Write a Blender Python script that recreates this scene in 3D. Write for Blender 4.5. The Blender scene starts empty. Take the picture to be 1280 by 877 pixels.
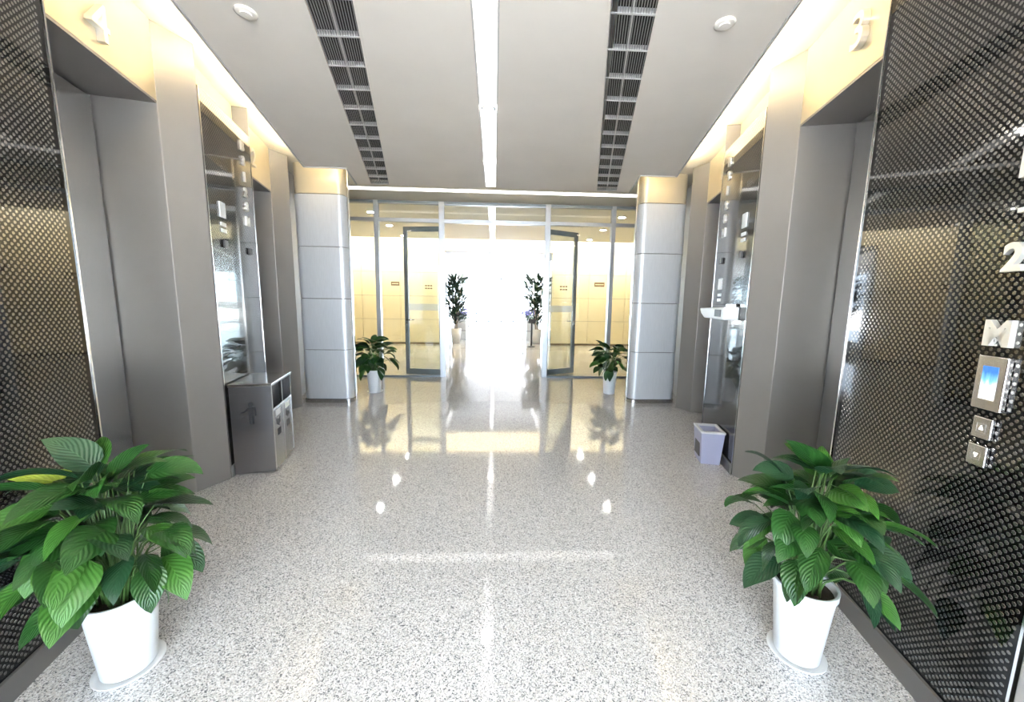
import bpy, bmesh, math, random
from math import sin, cos, radians, pi, sqrt, atan2
from mathutils import Vector, Matrix

SC = bpy.context.scene
COL = SC.collection
random.seed(7)

# ------------------------------------------------------------------ camera
F_PX = 467.0
YAW, PITCH, ROLL = math.atan(23/472.0), math.atan(62.5/467.0), 0.0149
CAM = Vector((0, 0, 1.5))
fw = Vector((sin(YAW)*cos(PITCH), cos(YAW)*cos(PITCH), -sin(PITCH)))
r0 = Vector((cos(YAW), -sin(YAW), 0)); u0 = r0.cross(fw)
rt = r0*cos(ROLL) + u0*sin(ROLL); up = -r0*sin(ROLL) + u0*cos(ROLL)
cd = bpy.data.cameras.new('camera'); cam = bpy.data.objects.new('camera', cd); COL.objects.link(cam)
M = Matrix((rt, up, -fw)).transposed().to_4x4(); M.translation = CAM
cam.matrix_world = M
cd.sensor_width = 36.0; cd.lens = F_PX/1280*36.0; cd.clip_start = 0.02; cd.clip_end = 500
SC.camera = cam

# ------------------------------------------------------------------ world, exposure
SKY = 11.0
wd = bpy.data.worlds.new('sky'); SC.world = wd; wd.use_nodes = True
bg = wd.node_tree.nodes['Background']
bg.inputs['Color'].default_value = (0.68, 0.83, 1.0, 1); bg.inputs['Strength'].default_value = SKY
SC.view_settings.view_transform = 'Standard'; SC.view_settings.look = 'None'
SC.view_settings.gamma = 1.0; SC.view_settings.use_curve_mapping = False
SC.view_settings.exposure = 1.0
sl = bpy.data.lights.new('sun', 'SUN'); sl.energy = 170.0; sl.angle = radians(1.0); sl.color = (1.0, 0.99, 0.97)
sun = bpy.data.objects.new('sun', sl); COL.objects.link(sun); sun.rotation_euler = (0, radians(38), 0); sun.location = (20, 0, 30)  # added to brighten the ceilings by bounce off the paving outside
cy = SC.cycles
cy.max_bounces = 10; cy.diffuse_bounces = 5; cy.glossy_bounces = 6; cy.transparent_max_bounces = 16
cy.sample_clamp_indirect = 6.0; cy.caustics_reflective = False; cy.caustics_refractive = False
LED_WARM = 80.0      # cove strips
LED_WHITE = 1.8     # linear lights
SPOT = 110.0          # downlight lenses

# ------------------------------------------------------------------ materials
def newmat(name):
    m = bpy.data.materials.new(name); m.use_nodes = True
    nt = m.node_tree; b = nt.nodes['Principled BSDF']
    return m, nt, b
def mat(name, col, rough=0.5, metal=0.0, coat=0.0, spec=0.5, noise=0.0, nscale=8.0, stretch=(1, 1, 1), bump=0.0):
    m, nt, b = newmat(name)
    b.inputs['Base Color'].default_value = (*col, 1); b.inputs['Roughness'].default_value = rough
    b.inputs['Metallic'].default_value = metal; b.inputs['Coat Weight'].default_value = coat
    b.inputs['Specular IOR Level'].default_value = spec
    if noise or bump:
        tc = nt.nodes.new('ShaderNodeTexCoord'); mp = nt.nodes.new('ShaderNodeMapping'); nz = nt.nodes.new('ShaderNodeTexNoise')
        mp.inputs['Scale'].default_value = stretch; nz.inputs['Scale'].default_value = nscale; nz.inputs['Detail'].default_value = 4
        nt.links.new(tc.outputs['Object'], mp.inputs['Vector']); nt.links.new(mp.outputs['Vector'], nz.inputs['Vector'])
        if noise:
            cr = nt.nodes.new('ShaderNodeValToRGB')
            cr.color_ramp.elements[0].position = 0.3; cr.color_ramp.elements[1].position = 0.7
            cr.color_ramp.elements[0].color = (*[max(0, c*(1-noise)) for c in col], 1)
            cr.color_ramp.elements[1].color = (*[min(1, c*(1+noise)) for c in col], 1)
            nt.links.new(nz.outputs['Fac'], cr.inputs['Fac']); nt.links.new(cr.outputs['Color'], b.inputs['Base Color'])
        if bump:
            bp = nt.nodes.new('ShaderNodeBump'); bp.inputs['Strength'].default_value = bump; bp.inputs['Distance'].default_value = 0.002
            nt.links.new(nz.outputs['Fac'], bp.inputs['Height']); nt.links.new(bp.outputs['Normal'], b.inputs['Normal'])
    return m
def emis(name, col, strength):
    m, nt, b = newmat(name)
    b.inputs['Base Color'].default_value = (0.8, 0.8, 0.8, 1)
    b.inputs['Emission Color'].default_value = (*col, 1); b.inputs['Emission Strength'].default_value = strength
    return m
def glass_mat(name, tint=(0.97, 0.99, 0.98), refl=1.0):
    m, nt, b = newmat(name)
    nt.nodes.remove(b); out = nt.nodes['Material Output']
    tr = nt.nodes.new('ShaderNodeBsdfTransparent'); tr.inputs['Color'].default_value = (*tint, 1)
    gl = nt.nodes.new('ShaderNodeBsdfGlossy'); gl.inputs['Roughness'].default_value = 0.0
    fr = nt.nodes.new('ShaderNodeFresnel'); fr.inputs['IOR'].default_value = 1.5
    mx = nt.nodes.new('ShaderNodeMixShader')
    nt.links.new(fr.outputs['Fac'], mx.inputs['Fac']); nt.links.new(tr.outputs[0], mx.inputs[1]); nt.links.new(gl.outputs[0], mx.inputs[2])
    nt.links.new(mx.outputs[0], out.inputs['Surface'])
    return m

def granite():
    m, nt, b = newmat('polished granite')
    tc = nt.nodes.new('ShaderNodeTexCoord')
    v = nt.nodes.new('ShaderNodeTexVoronoi'); v.inputs['Scale'].default_value = 250
    nz = nt.nodes.new('ShaderNodeTexNoise'); nz.inputs['Scale'].default_value = 60; nz.inputs['Detail'].default_value = 3
    add = nt.nodes.new('ShaderNodeVectorMath'); add.operation = 'MULTIPLY_ADD'; add.inputs[1].default_value = (0.012, 0.012, 0.012)
    nt.links.new(tc.outputs['Object'], nz.inputs['Vector'])
    nt.links.new(nz.outputs['Color'], add.inputs[0]); nt.links.new(tc.outputs['Object'], add.inputs[2])
    nt.links.new(add.outputs[0], v.inputs['Vector'])
    sx = nt.nodes.new('ShaderNodeSeparateColor'); nt.links.new(v.outputs['Color'], sx.inputs['Color'])
    cr = nt.nodes.new('ShaderNodeValToRGB'); cr.color_ramp.interpolation = 'CONSTANT'
    e = cr.color_ramp.elements
    e[0].position = 0.0; e[0].color = (0.11, 0.112, 0.122, 1)
    e[1].position = 0.12; e[1].color = (0.33, 0.325, 0.33, 1)
    for p, c in ((0.32, (0.52, 0.505, 0.495)), (0.55, (0.65, 0.645, 0.645)), (0.80, (0.565, 0.53, 0.505)), (0.9, (0.76, 0.76, 0.765))):
        k = e.new(p); k.color = (*c, 1)
    nt.links.new(sx.outputs[0], cr.inputs['Fac'])
    big = nt.nodes.new('ShaderNodeTexNoise'); big.inputs['Scale'].default_value = 3.0; big.inputs['Detail'].default_value = 5
    nt.links.new(tc.outputs['Object'], big.inputs['Vector'])
    rr = nt.nodes.new('ShaderNodeMapRange'); rr.inputs['To Min'].default_value = 0.045; rr.inputs['To Max'].default_value = 0.085
    nt.links.new(big.outputs['Fac'], rr.inputs['Value']); nt.links.new(rr.outputs[0], b.inputs['Roughness'])
    nt.links.new(cr.outputs['Color'], b.inputs['Base Color'])
    b.inputs['IOR'].default_value = 1.55
    return m

def leafmat(name, c0, c1):
    """green leaf: paler midrib and side veins, fine quilted relief"""
    m, nt, b = newmat(name)
    N = nt.nodes.new; L = nt.links.new
    uv = N('ShaderNodeUVMap'); sp = N('ShaderNodeSeparateXYZ'); L(uv.outputs[0], sp.inputs[0])
    ab = N('ShaderNodeMath'); ab.operation = 'ABSOLUTE'
    sb = N('ShaderNodeMath'); sb.operation = 'SUBTRACT'; sb.inputs[1].default_value = 0.5
    L(sp.outputs['X'], sb.inputs[0]); L(sb.outputs[0], ab.inputs[0])
    ma = N('ShaderNodeMath'); ma.operation = 'MULTIPLY_ADD'; ma.inputs[1].default_value = -0.75; L(ab.outputs[0], ma.inputs[0]); L(sp.outputs['Y'], ma.inputs[2])
    fr = N('ShaderNodeMath'); fr.operation = 'MULTIPLY'; fr.inputs[1].default_value = 62.0; L(ma.outputs[0], fr.inputs[0])
    sn = N('ShaderNodeMath'); sn.operation = 'SINE'; L(fr.outputs[0], sn.inputs[0])
    mr = N('ShaderNodeMapRange'); mr.inputs['From Min'].default_value = 0.0; mr.inputs['From Max'].default_value = 0.03
    mr.inputs['To Min'].default_value = 1.0; mr.inputs['To Max'].default_value = 0.0; L(ab.outputs[0], mr.inputs['Value'])
    vr = N('ShaderNodeMapRange'); vr.inputs['From Min'].default_value = 0.7; vr.inputs['From Max'].default_value = 1.0
    vr.inputs['To Max'].default_value = 0.35; L(sn.outputs[0], vr.inputs['Value'])
    mx = N('ShaderNodeMath'); mx.operation = 'MAXIMUM'; L(mr.outputs[0], mx.inputs[0]); L(vr.outputs[0], mx.inputs[1])
    tc = N('ShaderNodeTexCoord'); nz = N('ShaderNodeTexNoise'); nz.inputs['Scale'].default_value = 9; L(tc.outputs['Object'], nz.inputs['Vector'])
    cr = N('ShaderNodeValToRGB'); cr.color_ramp.elements[0].position = 0.3; cr.color_ramp.elements[1].position = 0.7
    cr.color_ramp.elements[0].color = (*c0, 1); cr.color_ramp.elements[1].color = (*c1, 1); L(nz.outputs['Fac'], cr.inputs['Fac'])
    mc = N('ShaderNodeMix'); mc.data_type = 'RGBA'; mc.inputs['B'].default_value = (min(1, c1[0]*2.2), min(1, c1[1]*1.9), min(1, c1[2]*2.2), 1)
    sc_ = N('ShaderNodeMath'); sc_.operation = 'MULTIPLY'; sc_.inputs[1].default_value = 0.30; L(mx.outputs[0], sc_.inputs[0])
    L(sc_.outputs[0], mc.inputs['Factor']); L(cr.outputs['Color'], mc.inputs['A']); L(mc.outputs['Result'], b.inputs['Base Color'])
    bp = N('ShaderNodeBump'); bp.inputs['Strength'].default_value = 0.28; bp.inputs['Distance'].default_value = 0.003
    L(sn.outputs[0], bp.inputs['Height']); L(bp.outputs['Normal'], b.inputs['Normal'])
    b.inputs['Roughness'].default_value = 0.36
    b.inputs['Specular IOR Level'].default_value = 0.32
    return m

def frost():
    m, nt, b = newmat('frosted white film')
    nt.nodes.remove(b); N = nt.nodes.new; L = nt.links.new
    d = N('ShaderNodeBsdfDiffuse'); tl = N('ShaderNodeBsdfTranslucent'); tp = N('ShaderNodeBsdfTransparent'); m1 = N('ShaderNodeMixShader'); m2 = N('ShaderNodeMixShader')
    for k in (d, tl): k.inputs['Color'].default_value = (0.92, 0.92, 0.92, 1)
    m1.inputs[0].default_value = 0.5; m2.inputs[0].default_value = 0.55
    L(d.outputs[0], m1.inputs[1]); L(tl.outputs[0], m1.inputs[2]); L(tp.outputs[0], m2.inputs[1]); L(m1.outputs[0], m2.inputs[2]); L(m2.outputs[0], nt.nodes['Material Output'].inputs['Surface'])
    return m
MT = {
    'granite': granite(),
    'ceiling': mat('warm grey ceiling paint', (0.81, 0.75, 0.68), 0.75, noise=0.03, nscale=2),
    'upper': mat('cream ceiling paint', (0.82, 0.76, 0.64), 0.7),
    'metal': mat('satin grey metal cladding', (0.265, 0.252, 0.242), 0.40, 0.5, noise=0.03, nscale=3, bump=0.02),
    'header': mat('satin metal panel with painted warm light', (0.70, 0.62, 0.46), 0.36, 0.5, noise=0.03, nscale=3),  # yellow of the cove light is put into this base colour
    'door': mat('brushed steel door', (0.34, 0.338, 0.325), 0.24, 0.85, noise=0.05, nscale=30, stretch=(6, 6, 0.3)),
    'column': mat('brushed column cladding', (0.64, 0.66, 0.69), 0.40, 0.3, noise=0.04, nscale=24, stretch=(4, 4, 0.3)),
    'bin_steel': mat('brushed bin steel', (0.36, 0.355, 0.37), 0.26, 1.0, noise=0.06, nscale=40, stretch=(5, 5, 0.4)),
    'letter': mat('satin pale steel', (0.78, 0.76, 0.72), 0.30, 0.6),
    'steel': mat('polished steel', (0.78, 0.77, 0.75), 0.16, 1.0),
    'brushed': mat('brushed stainless steel', (0.56, 0.55, 0.55), 0.24, 1.0, noise=0.06, nscale=40, stretch=(5, 5, 0.4)),
    'black_glass': mat('black back-painted glass', (0.005, 0.005, 0.005), 0.03, 0.0, spec=0.24),
    'dot': mat('grey dot print on the glass', (0.185, 0.18, 0.17), 0.12, 0.85),
    'dark': mat('painted recess shade', (0.012, 0.012, 0.012), 0.6),
    'plinth': mat('dark grey plinth metal', (0.16, 0.155, 0.15), 0.35, 0.5),
    'alu': mat('grey aluminium profile', (0.50, 0.52, 0.55), 0.32, 0.7),
    'alu_dark': mat('dark grey aluminium profile', (0.22, 0.25, 0.28), 0.35, 0.5),
    'slat': mat('painted vent shade', (0.008, 0.008, 0.008), 0.9),
    'vent_metal': mat('light grey vent metal', (0.55, 0.54, 0.53), 0.45, 0.2),
    'cream': mat('cream lacquered wall panel', (0.84, 0.74, 0.52), 0.28, noise=0.02, nscale=2),
    'cream_base': mat('brown wall base', (0.22, 0.17, 0.11), 0.5),
    'white': mat('white plastic', (0.82, 0.83, 0.84), 0.28),
    'white_wall': mat('white wall paint', (0.80, 0.79, 0.77), 0.6),
    'passage': mat('grey passage ceiling', (0.33, 0.33, 0.335), 0.7),
    'slat_metal': mat('grey vent slat metal', (0.26, 0.26, 0.26), 0.5, 0.2),
    'lilac': mat('pale lilac plastic', (0.40, 0.41, 0.56), 0.38),
    'greywhite': mat('pale grey plastic', (0.72, 0.72, 0.74), 0.35),
    'soil': mat('dark potting soil', (0.03, 0.022, 0.016), 0.95, noise=0.4, nscale=60, bump=0.6),
    'leaf_a': leafmat('deep green leaf', (0.008, 0.038, 0.008), (0.016, 0.064, 0.011)),
    'leaf_b': leafmat('fresh green leaf', (0.020, 0.078, 0.011), (0.034, 0.112, 0.016)),
    'leaf_c': leafmat('blue green leaf', (0.006, 0.028, 0.012), (0.012, 0.046, 0.017)),
    'leaf_y': leafmat('yellowed leaf', (0.20, 0.30, 0.03), (0.34, 0.42, 0.06)),
    'stem': mat('green stalk', (0.05, 0.11, 0.025), 0.45),
    'far_leaf': mat('dark green foliage', (0.018, 0.045, 0.022), 0.5),
    'purple': mat('violet blossom', (0.10, 0.08, 0.32), 0.6),
    'planter': mat('pale stone planter', (0.55, 0.54, 0.52), 0.5, noise=0.08, nscale=6),
    'charcoal': mat('charcoal plastic', (0.025, 0.025, 0.03), 0.45),
    'print': mat('black printed mark', (0.012, 0.012, 0.014), 0.4),
    'brown': mat('brown sign plate', (0.16, 0.10, 0.05), 0.4),
    'frost': frost(),
    'ground': mat('pale paving', (0.5, 0.5, 0.5), 0.8, noise=0.05, nscale=1),
    'glass': glass_mat('clear glass'),
    'led_warm': emis('warm led strip', (1.0, 0.85, 0.58), LED_WARM),
    'led_far': emis('warm white led strip', (1.0, 0.88, 0.66), LED_WARM*0.8),
    'led_white': emis('white light diffuser', (1.0, 0.97, 0.93), LED_WHITE),
    'spot': emis('downlight lens', (1.0, 0.97, 0.92), SPOT),
    'glow': emis('lit button mark', (1.0, 0.98, 0.95), 3.0),
}
def screen_mat():
    m, nt, b = newmat('display picture of blue sky')
    tc = nt.nodes.new('ShaderNodeTexCoord'); sp = nt.nodes.new('ShaderNodeSeparateXYZ'); nt.links.new(tc.outputs['Generated'], sp.inputs[0])
    nz = nt.nodes.new('ShaderNodeTexNoise'); nz.inputs['Scale'].default_value = 3; nt.links.new(tc.outputs['Generated'], nz.inputs['Vector'])
    ad = nt.nodes.new('ShaderNodeMath'); ad.operation = 'MULTIPLY_ADD'; ad.inputs[1].default_value = 0.35; nt.links.new(nz.outputs['Fac'], ad.inputs[0]); nt.links.new(sp.outputs['Z'], ad.inputs[2])
    cr = nt.nodes.new('ShaderNodeValToRGB'); e = cr.color_ramp.elements
    e[0].position = 0.15; e[0].color = (0.85, 0.85, 0.78, 1); e[1].position = 1.05; e[1].color = (0.03, 0.16, 0.55, 1)
    k = e.new(0.55); k.color = (0.75, 0.88, 0.95, 1); k = e.new(0.75); k.color = (0.16, 0.45, 0.80, 1)
    nt.links.new(ad.outputs[0], cr.inputs['Fac']); nt.links.new(cr.outputs['Color'], b.inputs['Emission Color'])
    b.inputs['Emission Strength'].default_value = 1.0; b.inputs['Base Color'].default_value = (0.02, 0.02, 0.02, 1); b.inputs['Roughness'].default_value = 0.1
    return m
MT['screen'] = screen_mat()

# ------------------------------------------------------------------ helpers
ALPHA = {'L': radians(12.7), 'R': radians(14.1)}
ORG = {'L': (-1.49, 0.0), 'R': (1.347, 0.0)}
def wall(side):
    """(s along the wall, o behind the panel plane, z) -> world"""
    a = ALPHA[side]; ox, oy = ORG[side]; q = -1 if side == 'L' else 1
    def f(p):
        s, o, z = p
        return Vector((ox + q*(s*sin(a) + o*cos(a)), oy + s*cos(a) - o*sin(a), z))
    return f
ID = lambda p: Vector(p)

class MB:
    def __init__(self, xf=ID): self.v = []; self.f = []; self.m = []; self.uv = {}; self.xf = xf
    def add(self, vs, fs, mi=0, xf=None):
        xf = xf or self.xf; n = len(self.v)
        self.v += [xf(p) for p in vs]; self.f += [tuple(i+n for i in f) for f in fs]; self.m += [mi]*len(fs)
        return self
    def box(self, a, b, mi=0, xf=None):
        (x0, y0, z0), (x1, y1, z1) = a, b
        vs = [(x0,y0,z0),(x1,y0,z0),(x1,y1,z0),(x0,y1,z0),(x0,y0,z1),(x1,y0,z1),(x1,y1,z1),(x0,y1,z1)]
        return self.add(vs, [(0,3,2,1),(4,5,6,7),(0,1,5,4),(1,2,6,5),(2,3,7,6),(3,0,4,7)], mi, xf)
    def prism(self, poly, z0, z1, mi=0, xf=None):
        n = len(poly)
        vs = [(x, y, z0) for x, y in poly] + [(x, y, z1) for x, y in poly]
        fs = [tuple(range(n-1, -1, -1)), tuple(range(n, 2*n))] + [(i, (i+1) % n, n+(i+1) % n, n+i) for i in range(n)]
        return self.add(vs, fs, mi, xf)
    def lathe(self, prof, n=32, c=(0, 0, 0), mi=0, closed=False):
        vs = []; fs = []; k = len(prof)
        for i in range(n):
            t = 2*pi*i/n
            vs += [(c[0]+r*cos(t), c[1]+r*sin(t), c[2]+z) for r, z in prof]
        for i in range(n):
            j = (i+1) % n
            for q in range(k-1): fs.append((i*k+q, j*k+q, j*k+q+1, i*k+q+1))
        if not closed:
            fs.append(tuple(i*k for i in range(n-1, -1, -1))); fs.append(tuple(i*k+k-1 for i in range(n)))
        return self.add(vs, fs, mi)
    def tube(self, pts, rad, n=6, mi=0, xf=None):
        vs = []; fs = []; pts = [Vector(p) for p in pts]; m = len(pts)
        for i, p in enumerate(pts):
            d = (pts[min(i+1, m-1)] - pts[max(i-1, 0)]).normalized()
            a = d.orthogonal().normalized(); b = d.cross(a)
            r = rad[i] if isinstance(rad, (list, tuple)) else rad
            vs += [p + a*(r*cos(2*pi*k/n)) + b*(r*sin(2*pi*k/n)) for k in range(n)]
        for i in range(m-1):
            for k in range(n): fs.append((i*n+k, i*n+(k+1) % n, (i+1)*n+(k+1) % n, (i+1)*n+k))
        fs.append(tuple(range(n-1, -1, -1))); fs.append(tuple((m-1)*n+k for k in range(n)))
        return self.add(vs, fs, mi, xf)
    def build(self, name, mats, parent=None, base=None, bevel=0.0, smooth=False, recalc=True, segs=2, **props):
        base = Vector(base) if base is not None else (abs_loc(parent) if parent else Vector((0, 0, 0)))
        me = bpy.data.meshes.new(name)
        me.from_pydata([tuple(Vector(v)-base) for v in self.v], [], self.f)
        mats = mats if isinstance(mats, (list, tuple)) else [mats]
        for k in mats: me.materials.append(MT[k] if isinstance(k, str) else k)
        me.polygons.foreach_set('material_index', self.m)
        if recalc:
            bm = bmesh.new(); bm.from_mesh(me); bmesh.ops.recalc_face_normals(bm, faces=bm.faces); bm.to_mesh(me); bm.free()
        if smooth: me.polygons.foreach_set('use_smooth', [True]*len(me.polygons))
        me.update()
        o = link(name, me, parent, base)
        if bevel:
            b = o.modifiers.new('bevel', 'BEVEL'); b.width = bevel; b.segments = segs; b.limit_method = 'ANGLE'; b.angle_limit = radians(40)
        for k, v in props.items(): o[k] = v
        return o
def abs_loc(o):
    p = Vector((0, 0, 0))
    while o: p += Vector(o.location); o = o.parent
    return p
def link(name, data, parent, base):
    o = bpy.data.objects.new(name, data); COL.objects.link(o)
    if parent: o.parent = parent; o.location = base - abs_loc(parent)
    else: o.location = base
    return o
def tag(o, label, cat, group=None):
    o['label'] = label; o['category'] = cat
    if group: o['group'] = group
    return o
def thing(name, loc, label, cat, group=None):
    o = bpy.data.objects.new(name, None); COL.objects.link(o); o.location = loc; o.empty_display_size = 0.1
    return tag(o, label, cat, group)
def group_empty(name, loc=(0, 0, 0)):
    o = bpy.data.objects.new(name, None); COL.objects.link(o); o.location = loc; o['kind'] = 'structure'; return o
def S(o): o['kind'] = 'structure'; return o
def copy_child(o, parent, loc):
    c = o.copy(); COL.objects.link(c); c.parent = parent; c.location = loc; return c
def smooth_edges(o, ang=35):
    me = o.data
    me.polygons.foreach_set('use_smooth', [True]*len(me.polygons))
    try: me.set_sharp_from_angle(angle=radians(ang))
    except Exception: pass

def text_obj(ch, name, mats, parent, P, X, N, size, depth, bold=0.0):
    """raised character, centred on P, reading along X, facing N"""
    cu = bpy.data.curves.new('glyph', 'FONT'); cu.body = ch; cu.size = 1.0
    cu.align_x = 'CENTER'; cu.align_y = 'CENTER'; cu.extrude = 0.0; cu.offset = bold; cu.resolution_u = 4
    t = bpy.data.objects.new('glyph', cu); COL.objects.link(t)
    dg = bpy.context.evaluated_depsgraph_get(); me = bpy.data.meshes.new_from_object(t.evaluated_get(dg))
    bpy.data.objects.remove(t); bpy.data.curves.remove(cu)
    ys = [v.co.y for v in me.vertices]; xs = [v.co.x for v in me.vertices]
    cx, cyy, h = (min(xs)+max(xs))/2, (min(ys)+max(ys))/2, max(ys)-min(ys)
    k = size/h; X = Vector(X).normalized(); N = Vector(N).normalized(); Z = Vector((0, 0, 1)); base = Vector(P)
    bm = bmesh.new(); bm.from_mesh(me); bmesh.ops.remove_doubles(bm, verts=bm.verts, dist=1e-5)
    fs = list(bm.faces); ex = bmesh.ops.extrude_face_region(bm, geom=fs)
    for v in ex['geom']:
        if isinstance(v, bmesh.types.BMVert): v.co.z += 1.0
    bmesh.ops.recalc_face_normals(bm, faces=bm.faces)
    for v in bm.verts:
        v.co = X*((v.co.x-cx)*k) + Z*((v.co.y-cyy)*k) + N*(v.co.z*depth)
    bmesh.ops.recalc_face_normals(bm, faces=bm.faces)
    bm.to_mesh(me); bm.free(); me.name = name
    me.polygons.foreach_set('use_smooth', [False]*len(me.polygons)); me.materials.clear(); me.materials.append(MT[mats])
    return link(name, me, parent, base)

# ================================================================== SETTING
# ---- floor and ground
fl = MB().box((-8, -4.4, -0.12), (8, 30, 0.0)).build('floor', 'granite'); S(fl)
S(MB().box((-120, -160, -0.4), (120, 220, -0.3)).build('ground', 'ground'))

# ---- ceilings
def lx(side, d):   # a line parallel to a side wall, d in front of it: x at depth Y
    a = ALPHA[side]; q = -1 if side == 'L' else 1
    return lambda Y: ORG[side][0] + q*(Y*math.tan(a) - d/cos(a))
ZS0, ZS1, ZU = 3.10, 3.16, 3.30
eL, eR = lx('L', 0.25), lx('R', 0.27)
def line(p, q): return lambda Y: p[0] + (q[0]-p[0])*(Y-p[1])/(q[1]-p[1])
vl0, vl1 = line((-1.05, 2.31), (-1.75, 5.59)), line((-0.77, 2.29), (-1.48, 5.57))
vr0, vr1 = line((0.60, 2.20), (1.42, 5.45)), line((0.87, 2.18), (1.72, 5.42))
nl, nr = line((-1.85, 4.97), (-1.955, 5.63)), line((1.83, 4.90), (1.95, 5.60))
YB, YE = -0.45, 5.63
SX0, SX1 = -0.145, 0.015
so = MB()
so.prism([(eL(YB), YB), (vl0(YB), YB), (vl0(YE), YE), (nl(YE), YE), (nl(4.97), 4.97), (eL(4.97), 4.97)], ZS0, ZS1)
so.prism([(vl1(YB), YB), (SX0, YB), (SX0, YE), (vl1(YE), YE)], ZS0, ZS1)
so.prism([(SX1, YB), (vr0(YB), YB), (vr0(YE), YE), (SX1, YE)], ZS0, ZS1)
so.prism([(vr1(YB), YB), (eR(YB), YB), (eR(4.90), 4.90), (nr(4.90), 4.90), (nr(YE), YE), (vr1(YE), YE)], ZS0, ZS1)
so.box((SX0, YB, ZS1-0.012), (SX1, YE, ZS1))
for v0, v1 in ((vl0, vl1), (vr0, vr1)):
    so.prism([(v0(YE-0.035), YE-0.035), (v1(YE-0.035), YE-0.035), (v1(YE), YE), (v0(YE), YE)], ZS0, ZS1)
so = S(so.build('ceiling', 'ceiling'))
# thin metal edge trims round the dropped ceiling
for nm, pts in (('L', [(eL(YB), YB), (eL(4.97), 4.97), (nl(4.97), 4.97), (nl(YE), YE)]), ('R', [(eR(YB), YB), (eR(4.90), 4.90), (nr(4.90), 4.90), (nr(YE), YE)])):
    for (a, b) in zip(pts[:-1], pts[1:]):
        A, B = Vector((*a, 0)), Vector((*b, 0)); d = (B-A).normalized(); n = Vector((-d.y, d.x, 0))*0.008
        MB().prism([tuple((A+n)[:2]), tuple((B+n)[:2]), tuple((B-n)[:2]), tuple((A-n)[:2])], ZS0-0.012, ZS1+0.012).build('edge_trim', 'vent_metal', so)
S(MB().box((-5.6, -4.2, ZU), (5.6, 6.30, ZU+0.1)).box((-8, 6.30, ZU), (8, 11.5, ZU+0.1)).build('ceiling_upper', 'upper'))
S(MB().box((-8, 11.2, 3.85), (8, 13.1, 3.95)).build('ceiling_cove', 'upper'))

# ---- side walls
def side_wall(side):
    w = wall(side); nm = 'wall_left' if side == 'L' else 'wall_right'
    b = MB(w)
    b.box((-0.45, 0.62, 0), (7.6, 0.74, 3.3))                    # unseen slab added behind the lift doors against light leaks
    for s0, s1 in PANELS: b.box((s0-0.02, 0.16, 0), (s1+0.02, 0.30, 3.3))
    b.box((5.33, 0.16, 0), (7.6, 0.30, 3.3))
    S(b.build(nm, 'metal'))
PANELS = [(0.94, 1.885), (3.14, 4.07)]
PORTALS = [(-0.33, 0.94), (1.885, 3.14), (4.07, 5.33)]
for sd in 'LR': side_wall(sd)

# upper band above each dotted panel, lit by the coves
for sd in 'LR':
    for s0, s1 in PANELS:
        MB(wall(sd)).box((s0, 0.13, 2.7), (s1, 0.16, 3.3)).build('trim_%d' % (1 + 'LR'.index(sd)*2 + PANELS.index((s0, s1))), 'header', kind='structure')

# hall behind the camera with its daylight front
for nm, q, sd in (('wall_rear_left', -1, 'L'), ('wall_rear_right', 1, 'R')):
    x0 = abs(wall(sd)((-0.33, 0.0, 0)).x)
    S(MB().box((q*x0, -0.58, 0), (q*5.6, -0.45, 3.3)).box((q*5.5, -4.2, 0), (q*5.6, -0.45, 3.3)).build(nm, 'white_wall'))
wf = MB()
for i in range(9): wf.box((-5.5+i*1.375-0.04, -4.2, 0), (-5.5+i*1.375+0.04, -4.05, 3.3))
for z in (0.0, 2.4, 3.2): wf.box((-5.5, -4.2, z), (5.5, -4.05, z+0.1))
S(wf.build('window_3', 'alu'))

# ---- cross corridor beyond the glass doors
Yg, Yc = 7.30, 12.80
bw = group_empty('wall_back', (0, Yc, 0))
MB().box((-8, Yc+0.02, 0), (-1.86, Yc+0.2, 3.9)).box((1.95, Yc+0.02, 0), (8, Yc+0.2, 3.9)).box((-1.86, Yc+0.02, 3.12), (1.95, Yc+0.2, 3.9)).build('wall_core', 'cream_base', bw)
def cream_panel(x0, x1, z0, z1, first={}):
    k = (round(x1-x0, 4), round(z1-z0, 4))
    if k not in first:
        first[k] = MB().box((x0+0.004, Yc-0.012, z0+0.004), (x1-0.004, Yc+0.022, z1-0.004)).build('panel', 'cream', bw, base=(x0, Yc, z0), bevel=0.003, segs=1)
    else:
        copy_child(first[k], bw, Vector((x0, 0, z0)))
zrows = [(0.06, 0.84), (0.84, 1.62), (1.62, 2.40), (2.40, 3.12), (3.12, 3.86)]
for k in range(4):
    for z0, z1 in zrows:
        cream_panel(-1.86-(k+1)*1.27, -1.86-k*1.27, z0, z1); cream_panel(1.95+k*1.27, 1.95+(k+1)*1.27, z0, z1)
for k in range(3): cream_panel(-1.86+k*1.27, -1.86+(k+1)*1.27, 3.12, 3.86)
for sgn in (-1, 1):
    S(MB().box((sgn*7.0, 7.3, 0), (sgn*7.15, 13.0, 3.9)).build('wall_end_left' if sgn < 0 else 'wall_end_right', 'cream'))
    S(MB().box((sgn*2.98, Yg-0.06, 0), (sgn*7.1, Yg+0.06, 3.4)).build('wall_front_left' if sgn < 0 else 'wall_front_right', 'cream'))
S(MB().box((-7.1, Yc-0.03, 0), (-1.86, Yc+0.02, 0.05)).build('baseboard_left', 'cream_base'))
S(MB().box((1.95, Yc-0.03, 0), (7.1, Yc+0.02, 0.05)).build('baseboard_right', 'cream_base'))

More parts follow.
